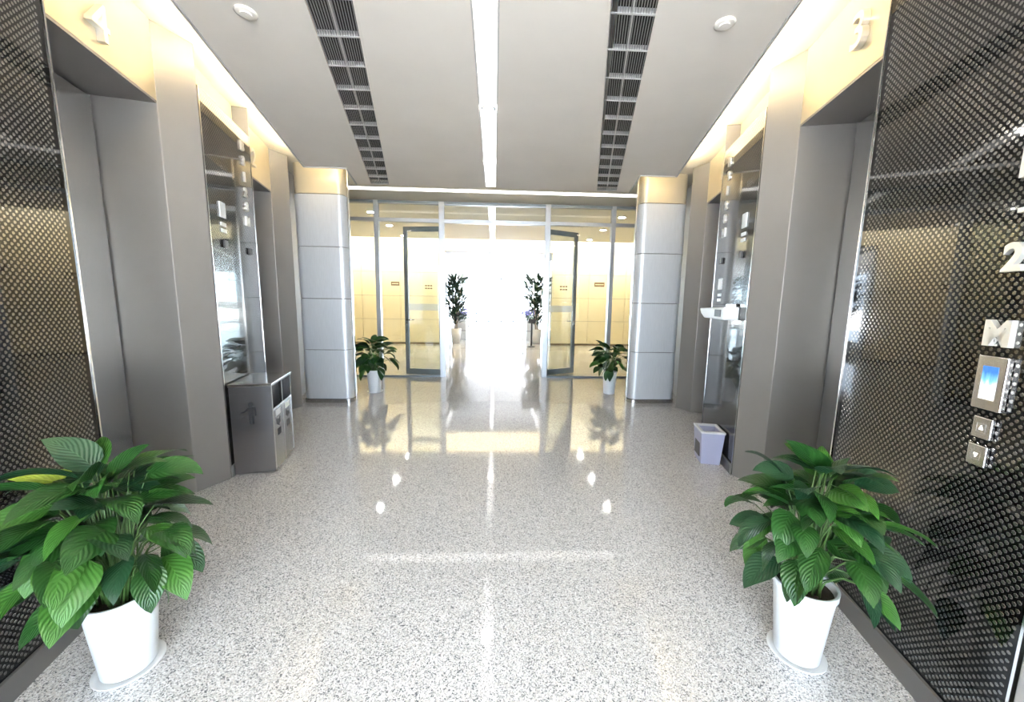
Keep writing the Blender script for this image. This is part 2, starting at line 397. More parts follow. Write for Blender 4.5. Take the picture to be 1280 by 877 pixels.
# ---- bright passage behind, with glazed sides and a glazed end
XL, XR, Y2 = -2.15, 2.25, 27.0
S(MB().box((XL-3.2, Yc+0.2, 3.12), (XR+3.4, Y2+3.5, 3.25)).build('ceiling_passage', 'passage'))  # widened past the side walls into unseen eaves, added to keep sun out
for nm, x, q in (('window_4', XL, -1), ('window_5', XR, 1)):
    g = group_empty(nm, (x, Yc+0.2, 0))
    fr = MB()
    fr.box((x, Yc+0.2, 0), (x+q*0.12, Y2, 0.35)).box((x, Yc+0.2, 2.75), (x+q*0.12, Y2, 3.15)).box((x, Yc+0.2, 0.3), (x+q*0.12, Yc+1.3, 2.8))
    fr.build('side_wall', 'white_wall', g)
    for k in range(9):
        y = Yc+1.4+k*1.5
        MB().box((x, y-0.04, 0.35), (x+q*0.12, y+0.04, 2.75)).build('mullion', 'alu', g)
g = group_empty('window_6', (0, Y2, 0))
for k in range(6):
    x = XL + k*(XR-XL)/5
    MB().box((x-0.04, Y2, 0), (x+0.04, Y2+0.12, 3.12)).build('mullion', 'alu', g)
for z in (0.0, 0.55, 2.45, 3.0): MB().box((XL, Y2, z), (XR, Y2+0.1, z+0.07)).build('transom', 'alu', g)

# ---- glass partition (window_1) with its open door leaves
gw = group_empty('window_1', (0, Yg, 0))
posts = [(-2.93, 0.035), (-2.195, 0.04), (-0.995, 0.05), (1.0, 0.05), (2.255, 0.04), (2.93, 0.035)]
for x, h in posts: MB().box((x-h, Yg-0.05, 0), (x+h, Yg+0.05, 3.3)).build('mullion', 'alu', gw, bevel=0.004)
for (xa, ha), (xb, hb) in zip(posts[:-1], posts[1:]):
    a, b = xa+ha, xb-hb
    MB().box((a, Yg-0.045, 2.925), (b, Yg+0.045, 2.99)).build('transom', 'alu', gw, bevel=0.003)
    MB().box((a, Yg-0.045, 3.25), (b, Yg+0.045, 3.3)).build('head_rail', 'alu_dark', gw)
    MB().box((a, Yg-0.005, 2.99), (b, Yg+0.005, 3.25)).build('pane', 'glass', gw)
    if not (xa < 0 < xb):
        MB().box((a, Yg-0.03, 0), (b, Yg+0.03, 0.03)).build('bottom_rail', 'alu_dark', gw)
        MB().box((a, Yg-0.005, 0.03), (b, Yg+0.005, 2.925)).build('pane', 'glass', gw)
def door_leaf(nm, hinge, ang, wdt, side):
    """an open glazed leaf, hinged at a mullion"""
    g = group_empty(nm, (hinge[0], hinge[1], 0))
    d = Vector((cos(ang), sin(ang), 0)); n = Vector((-d.y, d.x, 0)); H0 = Vector((*hinge, 0))
    xf = lambda p: H0 + d*p[0] + n*p[1] + Vector((0, 0, p[2]))
    t = 0.025; st = 0.075
    for a, b in ((0.0, st), (wdt-st, wdt)): MB(xf).box((a, -t, 0.015), (b, t, 2.88)).build('stile', 'alu_dark', g, bevel=0.003)
    MB(xf).box((st, -t, 0.015), (wdt-st, t, 0.13)).build('bottom_rail', 'alu_dark', g, bevel=0.003)
    MB(xf).box((st, -t, 2.79), (wdt-st, t, 2.88)).build('top_rail', 'alu_dark', g, bevel=0.003)
    MB(xf).box((st, -0.005, 0.13), (wdt-st, 0.005, 2.79)).build('pane', 'glass', g)
    s = -1 if side == 'L' else -1
    f = MB(xf).box((st, -0.009, 1.29), (wdt-st, -0.006, 1.42)).build('frosted_band', 'frost', g)
    for k in range(6): MB(xf).box((st+0.12+k*0.06, -0.0105, 1.345), (st+0.155+k*0.06, -0.009, 1.37)).build('printed_mark', 'alu', f)
    h = MB(xf)
    q = 1 if side == 'L' else -1
    for sg in (-1, 1):
        h.tube([(wdt-0.04, sg*t, 1.10), (wdt-0.04, sg*(t+0.05), 1.10), (wdt-0.15, sg*(t+0.05), 1.10)], 0.010, 8)
        h.tube([(wdt-0.04, sg*t, 1.02), (wdt-0.04, sg*(t+0.012), 1.02)], 0.018, 10)
    h.build('handle', 'steel', g)
    return g
door_leaf('door_1', (-0.99, Yg+0.10), pi - radians(9), 0.78, 'L')
door_leaf('door_2', (1.0, Yg+0.10), radians(27), 0.76, 'R')

# ================================================================== LIGHTS THAT THE PLACE HAS
def led_strip(name, p0, p1, w, h, m, label, z0, parts=True):
    A, B = Vector((*p0, 0)), Vector((*p1, 0)); d = (B-A).normalized(); n = Vector((-d.y, d.x, 0))*(w/2)
    base = (A+B)/2; base.z = z0
    poly = [tuple((A+n)[:2]), tuple((B+n)[:2]), tuple((B-n)[:2]), tuple((A-n)[:2])]
    o = MB().prism(poly, z0, z0+h).build(name, m, None, base=base)
    return tag(o, label, 'light strip', None)
iL, iR = lx('L', 0.285), lx('R', 0.305)
led_strip('cove_light', (iL(YB), YB), (iL(4.9), 4.9), 0.02, 0.02, 'led_warm', 'warm cove light strip along the ceiling edge, steel litter bin side', ZS1+0.002)
led_strip('cove_light', (iR(YB), YB), (iR(4.85), 4.85), 0.02, 0.02, 'led_warm', 'warm cove light strip along the ceiling edge, lilac bin side', ZS1+0.002)
led_strip('cove_light', (-2.30, 4.94), (-1.90, 4.94), 0.02, 0.02, 'led_warm', 'short cove light strip before the metal column, litter bin side', ZS1+0.002)
led_strip('cove_light', (1.87, 4.87), (2.20, 4.87), 0.02, 0.02, 'led_warm', 'short cove light strip before the metal column, lilac bin side', ZS1+0.002)
led_strip('cove_light', (-7.0, 11.46), (7.0, 11.46), 0.04, 0.03, 'led_far', 'long cove light strip washing the cream panelled wall beyond the glass doors', 3.41)

# linear lights in the ceiling
def linear_light(xa, xb, ya, yb, z, label, group=None):
    t = thing('linear_light', ((xa+xb)/2, (ya+yb)/2, z), label, 'ceiling light', group)
    MB().box((xa+0.012, ya, z), (xb-0.012, yb, z+0.012)).build('diffuser', 'led_white', t)
    MB().box((xa, ya, z-0.004), (xa+0.012, yb, z+0.016)).box((xb-0.012, ya, z-0.004), (xb, yb, z+0.016)).build('frame', 'vent_metal', t)
    return t
linear_light(SX0, SX1, YB, YE-0.02, ZS0+0.012, 'long white light line down the middle of the lowered ceiling')
linear_light(SX0, SX1, 7.4, 11.4, ZU-0.016, 'white light line in the corridor ceiling beyond the glass doors')
linear_light(SX0, SX1, 13.1, 26.5, 3.10, 'white light line along the middle of the far passage ceiling')
linear_light(-1.78, -1.68, 13.1, 26.5, 3.10, 'white light line at the passage ceiling edge, flat door leaf side')
linear_light(1.62, 1.72, 13.1, 26.5, 3.10, 'white light line at the passage ceiling edge, angled door leaf side')
t = thing('linear_light', (0, 6.5, ZU), 'white light line across the ceiling just before the glass partition', 'ceiling light')
MB().box((-2.55, 6.40, ZU-0.012), (2.55, 6.58, ZU)).build('diffuser', 'led_white', t)
MB().box((-2.56, 6.385, ZU-0.016), (2.56, 6.40, ZU)).box((-2.56, 6.58, ZU-0.016), (2.56, 6.595, ZU)).build('frame', 'vent_metal', t)

def downlight(x, y, z, label, group=None, r=0.07):
    t = thing('downlight', (x, y, z), label, 'downlight', group)
    MB().lathe([(r+0.018, 0.0), (r+0.02, -0.008), (r, -0.010), (r-0.002, -0.002)], 24, (x, y, z), closed=True).build('rim', 'white', t)
    MB().lathe([(0.001, -0.005), (r-0.001, -0.005), (r-0.001, -0.001), (0.001, -0.001)], 24, (x, y, z), closed=True).build('lens', 'spot', t)
G = 'round downlights in the corridor ceiling beyond the glass'
for (x, y, lb) in ((-2.6, 8.25, 'first round downlight behind the glass on the side of the flat door leaf'),
                   (2.7, 8.15, 'first round downlight behind the glass on the side of the angled door leaf'),
                   (-2.6, 9.65, 'second round downlight behind the glass on the side of the flat door leaf'),
                   (2.71, 9.58, 'second round downlight behind the glass on the side of the angled door leaf'),
                   (-2.6, 11.1, 'round downlight nearest the cream wall on the side of the flat door leaf'),
                   (2.75, 11.1, 'round downlight nearest the cream wall on the side of the angled door leaf')):
    downlight(x, y, ZU, lb, G)
for (y, lb) in ((3.40, 'downlight set in the white ceiling line, middle one over the lobby'), (4.62, 'downlight set in the white ceiling line, nearest the glass doors'), (2.1, 'downlight set in the white ceiling line, nearest the camera')):
    downlight((SX0+SX1)/2, y, ZS0+0.004, lb, 'downlights in the white ceiling line', 0.045)
downlight((SX0+SX1)/2, 9.7, ZU-0.018, 'downlight set in the white line of the far corridor ceiling', 'downlights in the white ceiling line', 0.05)

# round flush detectors in the lowered ceiling
for (x, y, lb) in ((1.31, 2.32, 'small round flush detector in the ceiling on the lilac bin side'), (-1.42, 2.42, 'small round flush detector in the ceiling on the steel litter bin side')):
    t = thing('smoke_detector', (x, y, ZS0), lb, 'detector')
    MB().lathe([(0.055, 0), (0.058, -0.006), (0.045, -0.012), (0.001, -0.013)], 24, (x, y, ZS0)).build('housing', 'ceiling', t, smooth=True)
    MB().lathe([(0.030, -0.012), (0.030, -0.020), (0.001, -0.022)], 18, (x, y, ZS0)).build('sensor_cap', 'ceiling', t)

# ---- air vents
def vent(v0, v1, y0, label):
    t = thing('ceiling_vent', ((v0(3.5)+v1(3.5))/2, 3.5, ZS0), label, 'vent', 'long air vents in the lowered ceiling')
    y1 = YE-0.035
    X = lambda u, y: v0(y) + (v1(y)-v0(y))*u
    def bar(u0, u1, ya, yb, z0, z1): return MB().prism([(X(u0, ya), ya), (X(u1, ya), ya), (X(u1, yb), yb), (X(u0, yb), yb)], z0, z1)
    bar(0, 1, y0, y1, ZS1-0.002, ZS1+0.02).build('backing', 'slat', t)  # near-black sheet, paints the shade inside the vent
    for u0, u1 in ((-0.02, 0.035), (0.965, 1.02)): bar(u0, u1, y0, y1, ZS0-0.006, ZS0+0.01).build('frame', 'ceiling', t)
    bar(0.485, 0.515, y0, y1, ZS0-0.004, ZS0+0.03).build('spine', 'vent_metal', t)
    for h in (0, 1):
        for k in range(8):
            c = 0.035 + h*0.48 + (k+0.5)*0.45/8
            bar(c-0.0065, c+0.0065, y0, y1, ZS0-0.001, ZS0+0.012).build('slat', 'slat_metal', t)
    y = y1
    while y > y0:
        bar(0.0, 1.0, y-0.014, y, ZS0-0.002, ZS0+0.03).build('cross_bar', 'vent_metal', t)
        y -= 0.30
vent(vl0, vl1, 0.6, 'long dark louvred air vent in the ceiling on the steel litter bin side')
vent(vr0, vr1, 0.6, 'long dark louvred air vent in the ceiling on the lilac bin side')

# ================================================================== LIFT DOORWAYS, DOTTED PANELS, COLUMNS
SIDE_WORD = {'L': 'on the wall with the steel litter bin', 'R': 'on the wall with the lilac bin'}
ORDER = ['nearest the camera', 'middle one', 'beside the metal column']
def portal(side, s0, s1, label):
    w = wall(side); base = w(((s0+s1)/2, 0.3, 0))
    t = thing('lift_doorway', base, label, 'lift doorway', 'lift doorways along the lobby walls')
    a, b = s0+0.21, s1-0.21
    MB(w).prism([(s0+0.006, 0.0), (a, 0.15), (a, 0.60), (s0+0.006, 0.60)], 0, 3.298).build('splayed_pillar', 'metal', t, bevel=0.004)
    MB(w).prism([(s1-0.006, 0.0), (b, 0.15), (b, 0.60), (s1-0.006, 0.60)], 0, 3.298).build('splayed_pillar', 'metal', t, bevel=0.004)
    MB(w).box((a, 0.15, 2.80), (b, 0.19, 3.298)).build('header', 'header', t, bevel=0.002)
    MB(w).box((a, 0.152, 2.785), (b, 0.60, 2.80)).build('head_lining', 'metal', t)
    mid = (a+b)/2
    for p, q in ((a+0.014, mid-0.003), (mid+0.003, b-0.014)):
        MB(w).box((p, 0.50, 0.008), (q, 0.53, 2.775)).build('door_leaf', 'door', t, bevel=0.002)
    MB(w).box((a, 0.56, 0), (b, 0.60, 2.785)).build('shaft_shade_sheet', 'dark', t)  # black sheet, paints the shade seen through the door gaps
    MB(w).box((a, 0.44, -0.002), (b, 0.60, 0.006)).build('sill', 'brushed', t)
    return t
for sd in 'LR':
    for i, (s0, s1) in enumerate(PORTALS):
        portal(sd, s0, s1, 'grey metal lift doorway %s, %s' % (SIDE_WORD[sd], ORDER[i]))

def dots_mesh(s0, s1, z0, z1, w, base):
    """staggered round dots of the panel as low hexagonal discs"""
    ps, pz, r = 0.0250, 0.0280, 0.0069
    vs = []; fs = []
    cs = [(cos(2*pi*k/6+pi/6), sin(2*pi*k/6+pi/6)) for k in range(6)]
    ns = int((s1-s0-0.03)/(ps/2)); nz = int((z1-z0-0.03)/pz)
    for i in range(ns):
        s = s0+0.02+i*ps/2
        for j in range(nz):
            z = z0+0.02+j*pz + (pz/2 if i % 2 else 0)
            n = len(vs)
            for c, q in cs: vs.append(tuple(w((s+r*c, -0.0002, z+r*q))-base))
            for c, q in cs: vs.append(tuple(w((s+0.86*r*c, -0.0009, z+0.86*r*q))-base))
            fs.append(tuple(n+6+k for k in range(6)))
            for k in range(6): fs.append((n+k, n+(k+1) % 6, n+6+(k+1) % 6, n+6+k))
    me = bpy.data.meshes.new('dot_print'); me.from_pydata(vs, [], fs)
    a = w((0, 0, 0)); n = w((0, -1, 0))-a
    me.update()
    if me.polygons[0].normal.dot(n) < 0: me.flip_normals()
    me.materials.append(MT['dot'])
    return me
ZP0, ZP1 = 0.10, 3.03
panels = {}
for sd in 'LR':
    w = wall(sd)
    for i, (s0, s1) in enumerate(PANELS):
        lb = ['near black dotted glass panel behind the front plant, %s', 'far black dotted glass panel between lift doorways, %s'][i] % SIDE_WORD[sd]
        base = w(((s0+s1)/2, 0.06, 0))
        t = thing('wall_panel', base, lb, 'wall panel', 'black dotted glass panels'); panels[sd, i] = t
        MB(w).box((s0+0.008, 0.0, ZP0), (s1-0.008, 0.13, ZP1)).build('glass_sheet', 'black_glass', t)
        d = dots_mesh(s0+0.008, s1-0.008, ZP0, ZP1, w, base)
        o = link('dot_print', d, t, base); o['kind'] = 'stuff'
        for a, b in ((s0, s0+0.008), (s1-0.008, s1)): MB(w).box((a, -0.004, 0), (b, 0.13, ZP1)).build('edge_strip', 'steel', t)
        MB(w).box((s0+0.008, -0.012, 0), (s1-0.008, 0.13, ZP0-0.002)).build('plinth', 'plinth', t, bevel=0.002)

# numbers on the lift headers
def wall_dirs(side):
    a = ALPHA[side]
    return ((-sin(a), cos(a), 0), (cos(a), sin(a), 0)) if side == 'L' else ((-sin(a), -cos(a), 0), (-cos(a), sin(a), 0))
def glyph(side, s, o, z, ch, size, depth, name, label, group, bold=0.02, m='letter'):
    X, N = wall_dirs(side)
    ob = text_obj(ch, name, m, None, wall(side)((s, o, z)), X, N, size, depth, bold)
    return tag(ob, label, 'sign', group)
GN = 'raised lift numbers on the headers'
for sd, sp, ch, lb in (('L', 2.42, '4', 'raised metal lift number on the near lit header above the steel litter bin side'),
                       ('R', 2.33, '3', 'raised metal lift number on the near lit header above the lilac bin side'),
                       ('L', 4.52, '2', 'raised metal lift number on the far header, litter bin side'),
                       ('R', 4.50, '1', 'raised metal lift number on the far header, lilac bin side')):
    glyph(sd, sp, 0.149, {'4': 2.965, '3': 3.04}.get(ch, 2.99), ch, 0.19 if sp < 3 else 0.18, 0.035, 'lift_number', lb, GN, 0.012)

# floor letters, displays and buttons on the panels
def call_display(side, s, z, hw, hz, label, group='call panels on the dotted glass', up_down=True):
    w = wall(side); t = thing('call_display', w((s, 0, z)), label, 'display', group)
    MB(w).box((s-hw, -0.018, z-hz), (s+hw, -0.001, z+hz)).build('housing', 'brushed', t, bevel=0.003)
    MB(w).box((s-hw*0.52, -0.0195, z-hz*0.62), (s+hw*0.52, -0.018, z+hz*0.62)).build('screen', 'screen', t)
    return t
def call_button(side, s, z, h, label, up):
    w = wall(side); t = thing('call_button', w((s, 0, z)), label, 'button', 'lift call buttons')
    MB(w).box((s-h, -0.014, z-h*1.18), (s+h, -0.001, z+h*1.18)).build('plate', 'brushed', t, bevel=0.003)
    q = 1 if up else -1
    MB(w).prism([(s-h*0.2, z-q*h*0.2), (s+h*0.2, z-q*h*0.2), (s, z+q*h*0.25)], 0, 0.0012, xf=lambda p: w((p[0], -0.014-p[2], p[1]))).build('arrow', 'glow', t)
    rg = MB(w)
    for a, b, c, d in ((-.5, .5, .46, .5), (-.5, .5, -.5, -.46), (-.5, -.46, -.5, .5), (.46, .5, -.5, .5)):
        rg.box((s+h*a, -0.0150, z+h*c), (s+h*b, -0.014, z+h*d))
    rg.build('button_outline', 'plinth', t)
call_display('R', 1.148, 1.258, 0.046, 0.088, 'steel lift display with a blue sky picture below the letter M')
call_button('R', 1.150, 1.107, 0.030, 'square steel lift button with an up arrow', True)
call_button('R', 1.152, 1.013, 0.030, 'square steel lift button with a down arrow', False)
GL = 'raised floor letters on the dotted glass'
glyph('R', 1.155, 0, 1.420, 'M', 0.085, 0.016, 'floor_letter', 'raised steel letter M just above the lift display', GL, 0.035)
glyph('R', 1.150, 0, 1.660, '2', 0.090, 0.016, 'floor_letter', 'raised steel figure 2 on the near panel, a gap above the letter M', GL, 0.035)
glyph('R', 1.145, 0, 1.800, '-', 0.014, 0.016, 'floor_letter', 'short raised steel dash on the near panel between figures 1 and 2', GL, 0.02)
glyph('R', 1.165, 0, 1.945, '1', 0.090, 0.016, 'floor_letter', 'raised steel figure 1 at the picture edge on the near panel', GL, 0.035)
for sd in 'LR':
    wn = 'far panel above the steel litter bin' if sd == 'L' else 'far panel above the lilac bin'
    for z, ch, nth in ((2.875, 'B', 'top'), (2.745, '3', 'second'), (2.605, '1', 'third'), (2.468, '2', 'fourth'), (2.34, '8', 'fifth'), (2.205, 'M', 'lowest')):
        glyph(sd, 3.862, 0, z, ch, 0.085, 0.016, 'floor_letter', '%s raised steel character in the column on the %s' % (nth, wn), GL, 0.035)
def notice(side, s, z, hz, label):
    w = wall(side)
    t = thing('notice_plate', w((s, 0, z)), label, 'plate', 'small white plates on the far dotted panels')
    MB(w).box((s-0.045, -0.012, z-hz), (s+0.045, -0.001, z+hz)).build('upper_plate', 'white', t)
    for k in (1, 2): MB(w).box((s-0.042, -0.010, z-hz-0.018-k*0.05), (s+0.042, -0.001, z-hz-0.05*k+0.01)).build('lower_bar', 'white', t)
for sd, s, z, hz, lb in (('L', 3.36, 2.20, 0.06, 'small white plate with two bars above the steel litter bin'),
                         ('R', 3.36, 2.22, 0.06, 'white plate with two bars high above the lilac bin'),
                         ('R', 3.845, 1.70, 0.055, 'white plate with two bars just above the white tray')):
    notice(sd, s, z, hz, lb)
for sd in 'LR':
    for s in (3.36, 3.86):
        w = wall(sd)
        o = MB(w).box((s-0.03, -0.02, 1.90), (s+0.03, -0.001, 1.96)).build('square_clip', 'charcoal', None, base=w((s, 0, 1.93)), bevel=0.006)
        tag(o, 'black square clip above the %s, %s' % ('steel litter bin' if sd == 'L' else 'lilac bin', 'below the floor letters' if s > 3.5 else 'nearer the camera'), 'clip', 'black clips on the far dotted panels')
# white tray fixed to the far panel
w = wall('R')
t = thing('wall_tray', w((3.6, 0, 1.36)), 'white curved tray fixed to the far dotted panel above the lilac bin', 'tray')
pr = [(3.30, 1.36), (3.86, 1.36), (3.97, 1.40), (4.03, 1.455), (3.30, 1.475)]
MB(w).prism(pr, 0.001, 0.13, xf=lambda p: w((p[0], -p[2], p[1]))).build('tray_body', 'white', t, bevel=0.012, segs=3)
MB(w).box((3.36, -0.135, 1.385), (3.52, -0.13, 1.45)).build('dark_slot', 'charcoal', t)
MB(w).box((3.34, -0.05, 1.475), (3.50, -0.02, 1.50)).build('clip', 'steel', t)

# ---- metal columns
def column(x0, x1, label):
    c = (x0+x1)/2; y0 = 5.39; t = thing('column', (c, y0+0.2, 0), label, 'column', 'brushed metal columns by the glass partition')
    rr = 0.10; q = 1 if c < 0 else -1
    def outline(ins=0.0):
        X0, X1, Y0, Y1 = x0+ins, x1-ins, y0+ins, y0+0.40-ins
        P = []
        for cx, cyy, a0 in ((X0+rr, Y0+rr, pi), (X1-rr, Y0+rr, 1.5*pi)):
            for k in range(7): P.append((cx+rr*cos(a0+k*pi/12), cyy+rr*sin(a0+k*pi/12)))
        inn = 0.16
        P += [(X1-(inn if c < 0 else 0), Y1), (X0+(inn if c > 0 else 0), Y1)]
        return P
    MB().prism(outline(0.012), 0, 3.3).build('core', 'plinth', t)
    zs = [0.055, 0.772, 1.494, 2.201, 2.894, 3.3]
    for z0, z1 in zip(zs[:-1], zs[1:]):
        o = MB().prism(outline(), z0+0.004, z1-0.004).build('cladding_panel', 'column' if z0 < 2.8 else 'header', t, bevel=0.003); smooth_edges(o)  # top panel in the warm header tint, painting cove light onto it
    MB().prism(outline(-0.012), 0, 0.05).build('plinth', 'brushed', t, bevel=0.004)
column(-2.735, -2.05, 'brushed metal column behind the lift doorway past the steel litter bin')
column(2.05, 2.735, 'brushed metal column behind the lift doorway past the lilac bin')
for x, lb in ((-2.045, 'slim polished steel post beside the metal column on the litter bin side'), (2.045, 'slim polished steel post beside the metal column on the lilac bin side')):
    o = MB().box((x-0.018, 5.50, 0), (x+0.018, 5.54, 3.3)).build('edge_post', 'steel', None, base=(x, 5.52, 0), bevel=0.004)
    tag(o, lb, 'post', 'slim steel posts beside the columns')

# ================================================================== BINS
def litter_bin():
    w = wall('L'); a = ALPHA['L']; s0, s1, d, h = 3.165, 3.69, 0.325, 0.765
    t = thing('litter_bin', w(((s0+s1)/2, -d/2, 0)), 'tall stainless steel litter bin with two openings, standing by the wall panel', 'bin')
    g = -0.015
    MB(w).box((s0+0.014, -d+0.09, 0.02), (s1-0.014, g-0.014, h-0.004)).build('liner', 'dark', t)  # coloured black to paint deep shade into the bin openings
    MB(w).box((s0, -d, 0.012), (s0+0.012, g, h)).build('side_panel', 'bin_steel', t, bevel=0.003)
    MB(w).box((s1-0.012, -d, 0.012), (s1, g, h)).build('side_panel', 'bin_steel', t, bevel=0.003)
    MB(w).box((s0+0.012, g-0.012, 0.012), (s1-0.012, g, h)).build('back_panel', 'bin_steel', t)
    MB(w).box((s0-0.012, -d-0.012, h), (s1+0.012, g, h+0.022)).build('top_plate', 'steel', t, bevel=0.004)
    MB(w).box((s0+0.03, -d+0.03, 0), (s1-0.03, g-0.02, 0.014)).build('base', 'charcoal', t)
    m = (s0+s1)/2
    for p, q in ((s0+0.012, m-0.008), (m+0.008, s1-0.012)):
        D = MB(w).box((p+0.004, -d, 0.02), (q-0.004, -d+0.012, 0.545)).build('front_door', 'bin_steel', t, bevel=0.002)
        MB(w).box((p+0.06, -d-0.0012, 0.475), (q-0.06, -d, 0.530)).build('label_plate', 'white', D)
        em = MB(w)
        for k in range(3): em.box((p+0.07+k*0.035, -d-0.0014, 0.40-0.02*(k % 2)), (p+0.095+k*0.035, -d, 0.455-0.015*(k % 2)))
        em.box((p+0.08, -d-0.0014, 0.30), (q-0.08, -d, 0.36))
        em.build('printed_mark', 'print', D)
    MB(w).box((m-0.008, -d-0.002, 0.012), (m+0.008, -d+0.02, h)).build('divider', 'steel', t)
    for p in (s0, s1-0.012): MB(w).box((p, -d-0.003, 0.012), (p+0.012, -d+0.004, h)).build('corner_trim', 'steel', t)
    MB(w).box((s0+0.012, -d+0.001, 0.545), (s1-0.012, -d+0.012, 0.56)).build('opening_lip', 'steel', t)
    # person dropping litter, printed on the side that faces the camera; u runs from the wall towards the lobby
    c = 0.165; zc = 0.545
    pic = MB(w)
    P = lambda pts: pic.prism(pts, 0, 0.0014, xf=lambda p: w((s0-p[2], -p[0], p[1])))
    P([(c+0.019*cos(2*pi*k/14)+0.004, zc+0.068+0.019*sin(2*pi*k/14)) for k in range(14)])
    P([(c-0.022, zc+0.040), (c+0.034, zc+0.040), (c+0.040, zc+0.030), (c+0.040, zc-0.030), (c+0.028, zc-0.030), (c+0.028, zc+0.018), (c+0.022, zc+0.018), (c+0.022, zc-0.03), (c-0.016, zc-0.03), (c-0.016, zc+0.018), (c-0.05, zc-0.004), (c-0.075, zc-0.004), (c-0.075, zc+0.006), (c-0.053, zc+0.008)])
    P([(c-0.016, zc-0.03), (c+0.001, zc-0.03), (c+0.001, zc-0.10), (c-0.016, zc-0.10)])
    P([(c+0.006, zc-0.03), (c+0.022, zc-0.03), (c+0.022, zc-0.10), (c+0.006, zc-0.10)])
    for (x, z) in ((-0.065, -0.03), (-0.05, -0.05), (-0.075, -0.06)): P([(c+x, zc+z), (c+x+0.008, zc+z), (c+x+0.008, zc+z+0.008), (c+x, zc+z+0.008)])
    pic.build('pictogram', 'print', t)
litter_bin()

def small_bin():
    w = wall('R'); s0, s1, o0, o1, h = 3.33, 3.55, -0.20, -0.035, 0.315
    t = thing('waste_bin', w(((s0+s1)/2, (o0+o1)/2, 0)), 'small pale lilac plastic waste bin with a white rim, beside the wall', 'bin')
    k = 0.02
    b = MB(w); wt = 0.008
    def ring(i, z, f): return [(s0-f*k+i, o0-f*k+i, z), (s1+f*k-i, o0-f*k+i, z), (s1+f*k-i, o1+f*k-i, z), (s0-f*k+i, o1+f*k-i, z)]
    vs = ring(0, 0, -0.0) + ring(0, h, 1) + ring(wt, h, 1) + ring(wt, 0.012, 0)
    fs = [(0, 1, 2, 3), (12, 13, 14, 15)]
    for r in range(3):
        for q in range(4): fs.append((r*4+q, r*4+(q+1) % 4, r*4+4+(q+1) % 4, r*4+4+q))
    b.add(vs, fs).build('body', 'lilac', t, bevel=0.004)
    rim = MB(w); e = 0.026
    S0, S1, O0, O1 = s0-k-0.004, s1+k+0.004, o0-k-0.004, o1+k+0.004
    for A, B in (((S0, O0), (S1, O0+e)), ((S0, O1-e), (S1, O1)), ((S0, O0+e), (S0+e, O1-e)), ((S1-e, O0+e), (S1, O1-e))):
        rim.box((A[0], A[1], h-0.012), (B[0], B[1], h+0.008))
    rim.build('rim', 'greywhite', t, bevel=0.003)
    MB(w).box((s0+0.035, o0-0.012, 0.06), (s1-0.035, o0-0.003, 0.24)).build('dark_front', 'charcoal', t)
    MB(w).box((s0+0.012, o0+0.012, 0.04), (s1-0.012, o1-0.012, 0.24)).build('bag', 'charcoal', t)
small_bin()

# ================================================================== POTTED PLANTS
def leaf_geom(mb, base, az, pitch, L, W, droop, roll, rng, uvs, nv=9):
    """blade from base, heading az (radians), starting pitch, bending down along its length"""
    d0 = Vector((cos(az), sin(az), 0)); sd = Vector((-sin(az), cos(az), 0)); Z = Vector((0, 0, 1))
    p = Vector(base); pts = []; th = pitch
    n0 = len(mb.v); us = (-1, -0.55, 0, 0.55, 1)
    twist = rng.uniform(-0.25, 0.25); wav = rng.uniform(0, 6.28)
    for i in range(nv):
        t = i/(nv-1)
        wd_ = W*0.5*((sin(pi*min(1, t**0.72))**0.85)*(1-0.22*t) if 0 < t < 1 else 0.0)
        T = d0*cos(th) + Z*sin(th); Nn = Z*cos(th) - d0*sin(th)
        rl = roll + twist*t
        S_ = sd*cos(rl) + Nn*sin(rl); N2 = Nn*cos(rl) - sd*sin(rl)
        for u in us:
            lift = 0.26*abs(u)*wd_ - 0.20*wd_*u*u*t + 0.05*wd_*sin(7*t+wav)*abs(u)
            mb.v.append(p + S_*(u*wd_) + N2*lift); uvs.append((0.5+0.5*u, t))
        p = p + T*(L/(nv-1)); th -= droop/(nv-1)*(0.4+1.2*t)
    k = len(us)
    for i in range(nv-1):
        for j in range(k-1):
            mb.f.append((n0+i*k+j, n0+i*k+j+1, n0+(i+1)*k+j+1, n0+(i+1)*k+j)); mb.m.append(0)
def build_leaf(parent, base, mats, mb, uvs, name='leaf'):
    me = bpy.data.meshes.new(name); b = Vector(base)
    me.from_pydata([tuple(Vector(v)-b) for v in mb.v], [], mb.f)
    for k in mats: me.materials.append(MT[k])
    me.polygons.foreach_set('material_index', mb.m); me.polygons.foreach_set('use_smooth', [True]*len(me.polygons))
    ul = me.uv_layers.new(name='UVMap'); li = [l.vertex_index for l in me.loops]
    flat = []
    for i in li: flat += list(uvs[i] if i < len(uvs) else (0.5, 0.5))
    ul.data.foreach_set('uv', flat); me.update()
    return link(name, me, parent, b)
